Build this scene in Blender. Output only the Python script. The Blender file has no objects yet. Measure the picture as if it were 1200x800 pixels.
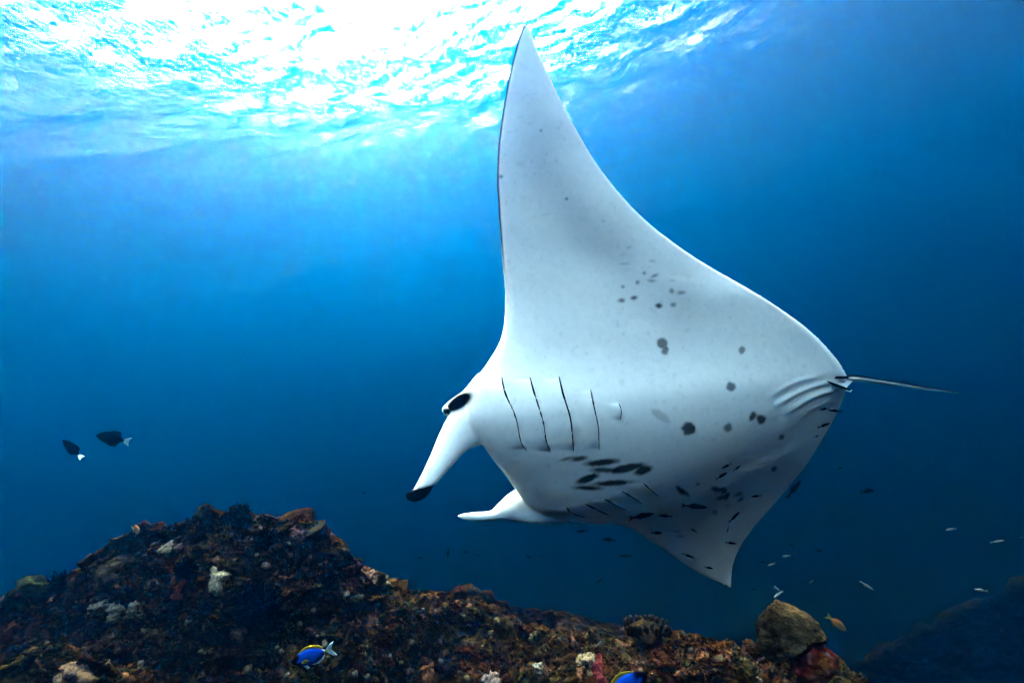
import bpy, bmesh, math, random
import numpy as np
from mathutils import Vector, Matrix
from mathutils.bvhtree import BVHTree
random.seed(7); rng = np.random.default_rng(7)
R = math.radians
sc = bpy.context.scene
col = sc.collection

# ------------------------------------------------------------------ camera, sky, sun, exposure
F = 503.0                      # focal length in photograph pixels (1200 wide)
PITCH, ROLL = R(4.0), R(11.0)  # the camera looks slightly up and leans clockwise
cam_d = bpy.data.cameras.new("camera"); cam = bpy.data.objects.new("camera", cam_d); col.objects.link(cam)
cam_d.sensor_width = 36.0; cam_d.lens = 36.0 * F / 1200.0
cam_d.clip_start = 0.02; cam_d.clip_end = 1000
CR = Matrix.Rotation(R(90)+PITCH, 3, 'X') @ Matrix.Rotation(-ROLL, 3, 'Z')
cam.location = (0, 0, 0); cam.rotation_euler = CR.to_euler()
CRn = np.array(CR)
sc.camera = cam
SUN_EL, SUN_AZ = R(47.0), R(-12.0)          # azimuth from +Y towards +X
w = bpy.data.worlds.new("World"); sc.world = w; w.use_nodes = True
nt = w.node_tree; bg = nt.nodes["Background"]
sky = nt.nodes.new("ShaderNodeTexSky"); sky.sky_type = 'NISHITA'; sky.sun_disc = False
sky.sun_elevation = SUN_EL; sky.sun_rotation = SUN_AZ
sky.air_density = 2.0; sky.dust_density = 8.0; sky.ozone_density = 0.0
nt.links.new(sky.outputs[0], bg.inputs[0]); bg.inputs[1].default_value = 0.15
sd = bpy.data.lights.new("sun", 'SUN'); sun = bpy.data.objects.new("sun", sd); col.objects.link(sun)
sd.energy = 2.0; sd.angle = R(0.6); sd.color = (1.0, 0.95, 0.88)
sdir = Vector((math.cos(SUN_EL)*math.sin(SUN_AZ), math.cos(SUN_EL)*math.cos(SUN_AZ), math.sin(SUN_EL)))
sun.rotation_euler = sdir.to_track_quat('Z', 'Y').to_euler(); sun.location = sdir*20
sc.view_settings.view_transform = 'Standard'; sc.view_settings.look = 'None'
sc.view_settings.gamma = 1.0; sc.view_settings.exposure = 6.22
sc.render.engine = 'CYCLES'
cy = sc.cycles
cy.use_denoising = True
cy.max_bounces = 7; cy.diffuse_bounces = 3; cy.glossy_bounces = 4; cy.transmission_bounces = 6
cy.transparent_max_bounces = 12; cy.volume_bounces = 4
cy.sample_clamp_indirect = 4.0
cy.caustics_reflective = True; cy.caustics_refractive = True

SURF = 7.5                    # height of the sea surface above the camera
BED = -22.0                    # the deep floor below the camera
HALF = 120.0

def P(px, py, d):
    """point seen at photograph pixel (px,py) at distance d along the view axis"""
    return CR @ Vector(((px-600.0)/F*d, (400.0-py)/F*d, -d))
def Pn(px, py, d):
    px, py, d = np.broadcast_arrays(np.asarray(px, float), np.asarray(py, float), np.asarray(d, float))
    return np.stack([(px-600)/F*d, (400-py)/F*d, -d], -1) @ CRn.T
def pix(co):
    """numpy (n,3) world -> pixel x, pixel y, depth"""
    c = co @ CRn
    d = -c[:, 2]
    return 600+c[:, 0]/d*F, 400-c[:, 1]/d*F, d
def dirc(x, y, z):
    """camera-space direction (right, up, towards viewer) -> world"""
    return (CR @ Vector((x, y, z))).normalized()

# ------------------------------------------------------------------ helpers
def tag(o, label=None, cat=None, group=None, kind=None):
    if label: o["label"] = label
    if cat: o["category"] = cat
    if group: o["group"] = group
    if kind: o["kind"] = kind
    return o
def link(name, me, mat=None, parent=None):
    o = bpy.data.objects.new(name, me); col.objects.link(o)
    if mat: me.materials.append(mat)
    if parent: o.parent = parent
    return o
def smooth(me):
    me.polygons.foreach_set("use_smooth", np.ones(len(me.polygons), dtype=bool)); me.update()
def mesh_np(name, V, Fq, sm=True):
    me = bpy.data.meshes.new(name)
    V = np.asarray(V, dtype=np.float32); Fq = np.asarray(Fq, dtype=np.int32)
    n, k = Fq.shape
    me.vertices.add(len(V)); me.vertices.foreach_set("co", V.ravel())
    me.loops.add(n*k); me.loops.foreach_set("vertex_index", Fq.ravel())
    me.polygons.add(n); me.polygons.foreach_set("loop_start", np.arange(n, dtype=np.int32)*k)
    me.update(calc_edges=True); me.validate()
    if sm: smooth(me)
    return me
def grid_faces(nu, nv):
    i = np.arange(nu-1)[:, None]*nv+np.arange(nv-1)[None, :]
    i = i.ravel(); return np.stack([i, i+nv, i+nv+1, i+1], 1)
class NT:
    def __init__(s, name):
        s.m = bpy.data.materials.new(name); s.m.use_nodes = True; s.t = s.m.node_tree; s.n = s.t.nodes; s.n.clear()
        s.out = s.n.new("ShaderNodeOutputMaterial")
    def add(s, t, **k):
        n = s.n.new(t)
        for a, v in k.items():
            if a.startswith("i_"): n.inputs[a[2:].replace("_", " ")].default_value = v
            else: setattr(n, a, v)
        return n
    def l(s, a, b): s.t.links.new(a, b)

# ------------------------------------------------------------------ sea surface and water body
def sea_surface():
    n = 760
    t = np.linspace(-1, 1, n); a = 0.07
    g = np.sign(t)*(a*np.abs(t)+(1-a)*np.abs(t)**2.6)*(HALF-1.5)
    X, Y = np.meshgrid(g, g+0, indexing='ij')
    Y = Y+6.0*(1-(np.abs(Y)/(HALF-1.5)))
    Z = np.zeros_like(X)
    r = np.random.default_rng(11)
    cell = np.maximum(np.gradient(g)[:, None]+0*X, (np.gradient(g)[None, :]+0*X))
    for k in range(110):
        lam = 0.3*(14.0)**(r.random()**1.3)
        th = r.normal(0.9, 0.7)
        kk = 2*math.pi/lam
        amp = 0.0027*lam*(0.6+0.8*r.random())*min(1.0, (1.6/lam)**0.5)
        fade = np.clip(lam/(2.5*cell)-0.6, 0, 1)
        ph = kk*(X*math.cos(th)+Y*math.sin(th))+r.random()*6.28
        Z += fade*amp*np.sin(ph+0.5*np.sin(ph))
    V = np.stack([X.ravel(), Y.ravel(), Z.ravel()+SURF], 1)
    me = mesh_np("sea_surface", V, grid_faces(n, n))
    m = NT("sea_surface_water")
    bump = m.add("ShaderNodeBump", i_Strength=0.45, i_Distance=0.05)
    tc = m.add("ShaderNodeTexCoord")
    mp = m.add("ShaderNodeMapping"); mp.inputs["Rotation"].default_value = (0, 0, 0.9); mp.inputs["Scale"].default_value = (1.0, 0.45, 1.0)
    m.l(tc.outputs["Object"], mp.inputs["Vector"])
    nz = m.add("ShaderNodeTexNoise", i_Scale=5.0, i_Detail=5.0, i_Roughness=0.6, i_Distortion=0.7)
    m.l(mp.outputs[0], nz.inputs["Vector"]); m.l(nz.outputs["Fac"], bump.inputs["Height"])
    fsum = None
    for k_, (sc_, st_) in enumerate(((4.0, 0.2), (7.0, 0.6), (9.0, 1.8))):      # ripples on ripples soften the edge of the window
        n2 = m.add("ShaderNodeTexNoise", i_Scale=sc_, i_Detail=4.0, i_Distortion=0.6); m.l(mp.outputs[0], n2.inputs["Vector"])
        b2 = m.add("ShaderNodeBump", i_Strength=st_, i_Distance=0.05); m.l(n2.outputs["Fac"], b2.inputs["Height"])
        f2 = m.add("ShaderNodeFresnel", i_IOR=1.33); m.l(b2.outputs[0], f2.inputs["Normal"])
        sc2 = m.add("ShaderNodeMath", operation='MULTIPLY'); m.l(f2.outputs[0], sc2.inputs[0]); sc2.inputs[1].default_value = (.42, .30, .28)[k_]
        if fsum is None: fsum = sc2
        else:
            ad2 = m.add("ShaderNodeMath", operation='ADD'); m.l(fsum.outputs[0], ad2.inputs[0]); m.l(sc2.outputs[0], ad2.inputs[1]); fsum = ad2
    fr = fsum
    tr = m.add("ShaderNodeBsdfTransparent"); tr.inputs[0].default_value = (0.90, 0.98, 1, 1)
    rf = m.add("ShaderNodeBsdfRefraction", i_IOR=1.33, i_Roughness=0.15); m.l(bump.outputs[0], rf.inputs["Normal"])
    gl = m.add("ShaderNodeBsdfGlossy", i_Roughness=0.16); m.l(bump.outputs[0], gl.inputs["Normal"])
    gl.inputs[0].default_value = (1, 1, 1, 1)
    mx1 = m.add("ShaderNodeMixShader"); mx1.inputs[0].default_value = 0.88
    m.l(tr.outputs[0], mx1.inputs[1]); m.l(rf.outputs[0], mx1.inputs[2])
    mx = m.add("ShaderNodeMixShader"); m.l(fr.outputs[0], mx.inputs[0]); m.l(mx1.outputs[0], mx.inputs[1]); m.l(gl.outputs[0], mx.inputs[2])
    m.l(mx.outputs[0], m.out.inputs[0])
    o = link("sea_surface", me, m.m); tag(o, "rippled underside of the sea surface with the sun burning through", kind="structure")
sea_surface()

def haze():
    bm = bmesh.new(); bmesh.ops.create_cube(bm, size=1)
    z0, z1 = BED-3.0, SURF+1.2
    for v in bm.verts:
        v.co = Vector((v.co.x*2*HALF, v.co.y*2*HALF, z0 if v.co.z < 0 else z1))
    me = bpy.data.meshes.new("haze"); bm.to_mesh(me)
    m = NT("clear_blue_water")
    pv = m.add("ShaderNodeVolumePrincipled", i_Density=0.10, i_Anisotropy=0.82)
    pv.inputs["Color"].default_value = (0.0, 0.0225, 0.086, 1)
    pv.inputs["Absorption Color"].default_value = (0.01, 0.07, 0.035, 1)
    m.l(pv.outputs[0], m.out.inputs["Volume"])
    o = link("haze", me, m.m); tag(o, "clear blue sea water filling the whole scene", kind="stuff")
haze()

def seabed():
    n = 200
    t = np.linspace(-1, 1, n); g = np.sign(t)*np.abs(t)**1.6*(HALF-2)
    X, Y = np.meshgrid(g, g, indexing='ij'); Z = np.full_like(X, BED)+0.3*np.sin(X*.3)*np.sin(Y*.23)
    me = mesh_np("seabed", np.stack([X.ravel(), Y.ravel(), Z.ravel()], 1), grid_faces(n, n))
    m = NT("sea_floor"); b = m.add("ShaderNodeBsdfPrincipled", i_Roughness=0.9); b.inputs["Base Color"].default_value = (.006, .007, .008, 1)
    m.l(b.outputs[0], m.out.inputs[0])
    o = link("seabed", me, m.m); tag(o, "deep dark sea floor fading into the blue", kind="structure")
seabed()
# ------------------------------------------------------------------ numpy noise
_perm = np.random.default_rng(3).permutation(4096)
def _h(ix, iy, iz):
    return _perm[(_perm[(_perm[ix & 4095]+iy) & 4095]+iz) & 4095]
def vnoise(p):
    i = np.floor(p).astype(np.int64); f = p-i; f = f*f*f*(f*(f*6-15)+10)
    r = 0
    for dx in (0, 1):
        for dy in (0, 1):
            for dz in (0, 1):
                wgt = (f[:, 0] if dx else 1-f[:, 0])*(f[:, 1] if dy else 1-f[:, 1])*(f[:, 2] if dz else 1-f[:, 2])
                r = r+wgt*(_h(i[:, 0]+dx, i[:, 1]+dy, i[:, 2]+dz)/2047.5-1)
    return r
def worley(p):
    i = np.floor(p).astype(np.int64); f = p-i; best = np.full(len(p), 9.0)
    for dx in (-1, 0, 1):
        for dy in (-1, 0, 1):
            for dz in (-1, 0, 1):
                h = _h(i[:, 0]+dx, i[:, 1]+dy, i[:, 2]+dz)
                ox, oy, oz = (h % 16)/16, (h//16 % 16)/16, (h//256)/16
                best = np.minimum(best, (f[:, 0]-dx-ox)**2+(f[:, 1]-dy-oy)**2+(f[:, 2]-dz-oz)**2)
    return np.sqrt(best)
def vert_normals(me):
    n = np.empty(len(me.vertices)*3, np.float32); me.vertex_normals.foreach_get("vector", n); return n.reshape(-1, 3).astype(float)
def coords(me):
    n = np.empty(len(me.vertices)*3, np.float32); me.vertices.foreach_get("co", n); return n.reshape(-1, 3).astype(float)
def set_color(me, c, name="tint"):
    a = me.color_attributes.new(name, 'FLOAT_COLOR', 'POINT')
    rgba = np.ones((len(me.vertices), 4), np.float32); rgba[:, :3] = c
    a.data.foreach_set("color", rgba.ravel())

# ------------------------------------------------------------------ materials
def mat_tint(name, rough=0.5, bump=0.0, scale=40.0, spec=0.0, grain=0.25):
    m = NT(name); b = m.add("ShaderNodeBsdfPrincipled", i_Roughness=rough)
    b.inputs["Specular IOR Level"].default_value = spec
    at = m.add("ShaderNodeAttribute", attribute_name="tint")
    tc = m.add("ShaderNodeTexCoord"); nz = m.add("ShaderNodeTexNoise", i_Scale=scale, i_Detail=4.0)
    m.l(tc.outputs["Object"], nz.inputs["Vector"])
    hv = m.add("ShaderNodeMix", data_type='RGBA', blend_type='MULTIPLY'); hv.inputs[0].default_value = grain
    m.l(at.outputs["Color"], hv.inputs[6]); m.l(nz.outputs["Fac"], hv.inputs[7])
    m.l(hv.outputs[2], b.inputs["Base Color"])
    if bump:
        bp = m.add("ShaderNodeBump", i_Strength=bump, i_Distance=0.01); m.l(nz.outputs["Fac"], bp.inputs["Height"]); m.l(bp.outputs[0], b.inputs["Normal"])
    m.l(b.outputs[0], m.out.inputs[0]); return m.m
def mat_plain(name, c, rough=0.6, var=0.4, scale=30.0, bump=0.3, spec=0.0):
    m = NT(name); b = m.add("ShaderNodeBsdfPrincipled", i_Roughness=rough); b.inputs["Specular IOR Level"].default_value = spec
    tc = m.add("ShaderNodeTexCoord"); nz = m.add("ShaderNodeTexNoise", i_Scale=scale, i_Detail=5.0)
    m.l(tc.outputs["Object"], nz.inputs["Vector"])
    cr = m.add("ShaderNodeValToRGB"); m.l(nz.outputs["Fac"], cr.inputs[0])
    cr.color_ramp.elements[0].position = 0.3; cr.color_ramp.elements[1].position = 0.7
    cr.color_ramp.elements[0].color = (*[x*(1-var) for x in c], 1); cr.color_ramp.elements[1].color = (*[min(1, x*(1+var)) for x in c], 1)
    m.l(cr.outputs[0], b.inputs["Base Color"])
    bp = m.add("ShaderNodeBump", i_Strength=bump, i_Distance=0.01); m.l(nz.outputs["Fac"], bp.inputs["Height"]); m.l(bp.outputs[0], b.inputs["Normal"])
    m.l(b.outputs[0], m.out.inputs[0]); return m.m
def mat_reef(name="encrusted_reef_rock", k=1.0, f=1.0):
    m = NT(name); b = m.add("ShaderNodeBsdfPrincipled", i_Roughness=0.95); b.inputs["Specular IOR Level"].default_value = 0.0
    g = m.add("ShaderNodeNewGeometry")
    def noise(sc_, det=6.0, rough=0.65, dist=0.0):
        n = m.add("ShaderNodeTexNoise", i_Scale=sc_*f, i_Detail=det, i_Roughness=rough, i_Distortion=dist); m.l(g.outputs["Position"], n.inputs["Vector"]); return n.outputs["Fac"]
    def ramp(src, stops):
        r = m.add("ShaderNodeValToRGB"); m.l(src, r.inputs[0]); e = r.color_ramp.elements
        while len(e) < len(stops): e.new(0.5)
        for el, (p, c) in zip(e, stops): el.position = p; el.color = (*c, 1)
        return r.outputs[0]
    def mix(f, a, c, bt='MIX'):
        x = m.add("ShaderNodeMix", data_type='RGBA', blend_type=bt)
        if isinstance(f, float): x.inputs[0].default_value = f
        else: m.l(f, x.inputs[0])
        for s_, i_ in ((a, 6), (c, 7)):
            if isinstance(s_, tuple): x.inputs[i_].default_value = (*s_, 1)
            else: m.l(s_, x.inputs[i_])
        return x.outputs[2]
    K = (0, 0, 0); W = (1, 1, 1)
    base = ramp(noise(16, 8, .72), [(.32, (.0012, .0007, .0006)), (.44, (.014, .006, .003)), (.52, (.052, .022, .009)), (.62, (.040, .028, .007)), (.80, (.20, .11, .055))])
    base = mix(ramp(noise(3.1, 5, .6, .6), [(.50, K), (.60, W)]), base, mix(0.6, base, (.050, .012, .009)))          # maroon crusts
    base = mix(ramp(noise(4.3, 5, .6, .8), [(.52, K), (.60, W)]), base, mix(0.6, base, (.055, .050, .022)))           # olive turf
    base = mix(ramp(noise(7.3, 4, .6, 1.0), [(.60, K), (.66, W)]), base, mix(0.7, base, (.32, .14, .10)))            # pinkish coralline patches
    base = mix(ramp(noise(9.7, 4, .6, 1.4), [(.67, K), (.71, W)]), base, (.20, .04, .015))                            # rust orange sponge film
    vo = m.add("ShaderNodeTexVoronoi", i_Scale=55.0*f); m.l(g.outputs["Position"], vo.inputs["Vector"])
    speck = ramp(vo.outputs["Distance"], [(.12, W), (.24, K)])
    gate = ramp(noise(12, 2), [(.50, K), (.60, W)])
    mm = m.add("ShaderNodeMath", operation='MULTIPLY'); m.l(speck, mm.inputs[0]); m.l(gate, mm.inputs[1])
    base = mix(mm.outputs[0], base, (.30, .28, .24))                                                                   # pale polyps
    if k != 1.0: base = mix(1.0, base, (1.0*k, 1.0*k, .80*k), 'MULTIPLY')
    m.l(base, b.inputs["Base Color"])
    ad = m.add("ShaderNodeMath", operation='ADD'); m.l(noise(45, 6, .75), ad.inputs[0]); m.l(mm.outputs[0], ad.inputs[1])
    bp = m.add("ShaderNodeBump", i_Strength=0.9, i_Distance=0.02); m.l(ad.outputs[0], bp.inputs["Height"]); m.l(bp.outputs[0], b.inputs["Normal"])
    m.l(b.outputs[0], m.out.inputs[0]); return m.m
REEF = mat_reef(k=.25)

# ------------------------------------------------------------------ reef: sheets of rock laid out by their skyline and distance
def interp(xs, pts):
    p = np.array(pts, float); return np.interp(xs, p[:, 0], p[:, 1])
def lump(co, nrm, amp):
    q = co+0.05*np.stack([vnoise(co*6+k*17.3) for k in range(3)], 1)+0.02*np.stack([vnoise(co*21+k*7.7) for k in range(3)], 1)
    rid = 1-np.abs(vnoise(q*5.5+31))
    h = 0.075*vnoise(q*2.3+5)+0.075*(0.55-worley(q*3.3))+0.05*(0.5-worley(q*7.5+3))+0.03*(rid-.6)+0.028*vnoise(q*13)+0.022*(0.5-worley(q*19+9))+0.016*vnoise(q*34)+0.010*vnoise(q*75)
    side = np.stack([vnoise(q*15+k*5.1) for k in range(3)], 1)*0.02+np.stack([vnoise(q*40+k*3.1) for k in range(3)], 1)*0.008
    return co+nrm*(h*amp)[:, None]+side*amp
BVHS = []
def sheet(name, x0, x1, step, sky_pts, dep_pts, bot_py, bot_d, rows, label, amp=1.0, back=0.8, kind="structure", cat=None, power=1.0, drop=None, mat=None):
    xs = np.arange(x0, x1+step, step); n = len(xs)
    sy = interp(xs, sky_pts); sdp = interp(xs, dep_pts)
    bd = interp(xs, bot_d) if not np.isscalar(bot_d) else np.full(n, bot_d)
    rowsP = []
    down = np.array([0, 0, -1.0]); view = np.array(dirc(0, 0, -1)); view[2] = 0; view /= np.linalg.norm(view)
    ridge = Pn(xs, sy, sdp)
    nb = max(30, rows//2)
    for j in range(nb, 0, -1):
        t = j/nb
        rowsP.append(ridge+view*(back*t)+down*((drop or back*2.2)*t**1.15))
    for j in range(rows+1):
        t = j/rows
        py = sy+(bot_py-sy)*t
        d = sdp+(bd-sdp)*(t**power)
        rowsP.append(Pn(xs, py, d))
    G = np.stack(rowsP, 0); nr = len(rowsP)
    me = mesh_np(name, G.reshape(-1, 3), grid_faces(nr, n))
    nrm = vert_normals(me); co = coords(me)
    if nrm[(nb+rows//2)*n+n//2] @ np.array(dirc(0, .3, 1)) < 0:
        me.flip_normals(); nrm = -nrm
    co = lump(co, nrm, amp)
    me.vertices.foreach_set("co", co.astype(np.float32).ravel()); me.update()
    # skirt to the sea floor
    top = [list(range(n)), [r*n for r in range(nr)], [(nr-1)*n+i for i in range(n)], [r*n+n-1 for r in range(nr)]]
    bm = bmesh.new(); bm.from_mesh(me); bm.verts.ensure_lookup_table(); vs = list(bm.verts)
    cen = co.mean(0)
    for ring in top:
        low = []
        for i in ring[::6]+[ring[-1]]:
            c = co[i]; out = np.array([c[0]-cen[0], c[1]-cen[1]]); out /= np.linalg.norm(out)+1e-6
            low.append((vs[i], bm.verts.new((c[0]+out[0]*1.2, c[1]+out[1]*1.2, BED-0.6))))
        for (a, b_), (c_, d_) in zip(low[:-1], low[1:]):
            try: bm.faces.new((a, c_, d_, b_))
            except ValueError: pass
    bm.to_mesh(me); bm.free(); smooth(me)
    o = link(name, me, mat or REEF); tag(o, label, cat, kind=kind)
    BVHS.append(BVHTree.FromPolygons([Vector(v) for v in coords(me)], [tuple(p.vertices) for p in me.polygons]))
    return o
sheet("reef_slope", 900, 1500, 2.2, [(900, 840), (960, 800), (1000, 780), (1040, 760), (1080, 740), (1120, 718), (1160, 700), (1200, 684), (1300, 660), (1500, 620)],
      [(900, 10), (1040, 12), (1200, 14), (1500, 17)], 1000, 8.5, 150, "dim dark reef slope in the distance", amp=3.2, back=5, mat=mat_reef("dimmed_slope_rock", .16, .2))  # reef colours darkened on this slope to stand in for light falling off
sheet("distant_reef", 380, 960, 2, [(380, 705), (440, 692), (500, 692), (545, 690), (575, 697), (600, 710), (650, 713), (700, 726), (760, 738), (850, 772), (960, 835)],
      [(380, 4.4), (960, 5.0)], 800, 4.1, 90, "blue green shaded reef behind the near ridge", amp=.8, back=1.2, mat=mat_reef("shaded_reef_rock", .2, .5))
sheet("reef", -260, 1060, 1.9, [(-260, 815), (0, 806), (150, 800), (250, 792), (330, 772), (380, 742), (420, 706), (440, 697), (460, 702), (480, 704), (500, 701), (530, 699), (560, 703), (590, 717), (620, 731), (650, 738), (690, 741), (730, 738), (790, 737), (820, 742), (845, 754), (870, 764), (900, 772), (980, 780), (1015, 786), (1035, 800), (1060, 860)],
      [(-260, 1.9), (250, 2.05), (330, 2.2), (420, 2.7), (530, 3.0), (700, 2.9), (900, 2.6), (1060, 2.4)], 1010, [(-260, 1.6), (250, 1.7), (500, 1.9), (1060, 1.8)], 190, "dark encrusted reef crest along the bottom", amp=0.9, power=0.8, back=1.0, drop=2.6)
sheet("reef_boulder", 30, 500, 1.5, [(30, 790), (70, 720), (82, 672), (92, 650), (112, 638), (150, 619), (166, 613), (222, 609), (234, 598), (258, 592), (284, 590), (300, 599), (338, 603), (360, 611), (386, 632), (410, 656), (440, 678), (460, 690), (500, 708)],
      [(30, 2.5), (82, 2.5), (280, 2.55), (400, 2.7), (500, 3.0)], 880, [(30, 2.2), (250, 2.0), (380, 2.2), (500, 2.7)], 190, "tall dark reef boulder crusted with coral rising at the crest", amp=1.0, kind="thing", cat="boulder", power=0.9, back=.8)
sheet("reef_rock", -220, 110, 1.7, [(-220, 712), (-40, 700), (0, 693), (18, 684), (34, 682), (50, 697), (60, 694), (70, 680), (82, 690), (110, 740)],
      [(-220, 2.6), (110, 2.6)], 840, 2.2, 90, "shadowed low reef rock behind the tall boulder", amp=0.9, kind="thing", cat="rock")
sheet("reef_rock", -120, 165, 1.7, [(-120, 800), (0, 774), (30, 759), (60, 752), (95, 757), (128, 774), (150, 800), (165, 830)],
      [(-120, 1.75), (165, 1.75)], 1010, 1.45, 80, "mottled pale and rusty rock in front of the tall boulder", amp=0.8, kind="thing", cat="rock", back=.4)

# ------------------------------------------------------------------ manta ray
ST = [  # leading edge px,py,depth | trailing edge px,py,depth | belly and back half thickness (m), from the far wing tip to the near one
 (850,684,2.60, 856,688,2.62, .004), (832,677,2.56, 858,664,2.58, .012), (808,664,2.51, 866,642,2.53, .020), (785,648,2.45, 880,621,2.48, .030),
 (760,631,2.39, 902,596,2.43, .045), (736,616,2.32, 925,569,2.37, .060), (705,606,2.24, 948,540,2.31, .085), (668,604,2.14, 968,508,2.25, .110),
 (640,600,2.07, 981,484,2.21, .115), (616,588,2.01, 990,462,2.17, .125), (592,556,1.95, 995,448,2.15, .130), (567,523,1.90, 994,442,2.14, .125),
 (550,492,1.88, 990,434,2.12, .115), (549,458,1.90, 980,419,2.10, .105), (572,424,1.92, 962,399,2.07, .085), (588,393,1.93, 938,378,2.04, .070),
 (592,350,1.94, 895,348,2.00, .055), (588,300,1.94, 845,320,1.98, .042), (584,250,1.93, 797,290,1.96, .034), (582,200,1.92, 748,250,1.94, .027),
 (586,150,1.91, 707,202,1.93, .020), (594,100,1.91, 676,152,1.92, .014), (603,62,1.92, 649,100,1.92, .009), (610,38,1.93, 630,60,1.93, .006), (615,29,1.94, 620,33,1.94, .004)]
def catmull(A, n):
    A = np.asarray(A, float); m = len(A); t = np.linspace(0, m-1, n); i = np.minimum(t.astype(int), m-2); f = (t-i)[:, None]
    a, b_, c, d = A[np.maximum(i-1, 0)], A[i], A[i+1], A[np.minimum(i+2, m-1)]
    return 0.5*((2*b_)+(-a+c)*f+(2*a-5*b_+4*c-d)*f**2+(-a+3*b_-3*c+d)*f**3)
def loft(rings):
    """rings: list of (k,3) arrays -> closed tube mesh arrays"""
    k = len(rings[0]); V = np.concatenate(rings); Fq = []
    for r in range(len(rings)-1):
        for i in range(k):
            j = (i+1) % k; Fq.append((r*k+i, r*k+j, (r+1)*k+j, (r+1)*k+i))
    c0, c1 = len(V), len(V)+1
    V = np.concatenate([V, rings[0].mean(0)[None], rings[-1].mean(0)[None]])
    for i in range(k):
        j = (i+1) % k; Fq.append((c0, j, i, i)); e = (len(rings)-1)*k; Fq.append((c1, e+i, e+j, e+j))
    return V, [tuple(dict.fromkeys(f)) for f in Fq]
def tube(pts, radii_px_w, thick, n=24, k=20):
    """flattened tube along pixel/depth points; width in pixels across the picture, thickness in metres along the view"""
    A = np.array([(*p, w_, t_) for p, w_, t_ in zip(pts, radii_px_w, thick)], float); A = catmull(A, n)
    C = Pn(A[:, 0], A[:, 1], A[:, 2]); T = np.gradient(C, axis=0); T /= np.linalg.norm(T, axis=1)[:, None]
    rings = []
    for i in range(n):
        v = C[i]/np.linalg.norm(C[i]); s_ = np.cross(T[i], v); s_ /= np.linalg.norm(s_); q = np.cross(s_, T[i])
        wm = max(A[i, 3], .2)/F*A[i, 2]; th = np.linspace(0, 2*math.pi, k, endpoint=False)
        rings.append(C[i]+np.outer(np.cos(th)*wm, s_)+np.outer(np.sin(th)*max(A[i, 4], .001), q))
    return loft(rings)
def polyfaces(name, V, Fs):
    me = bpy.data.meshes.new(name); me.from_pydata([tuple(v) for v in V], [], Fs); me.update(); return me

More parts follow.
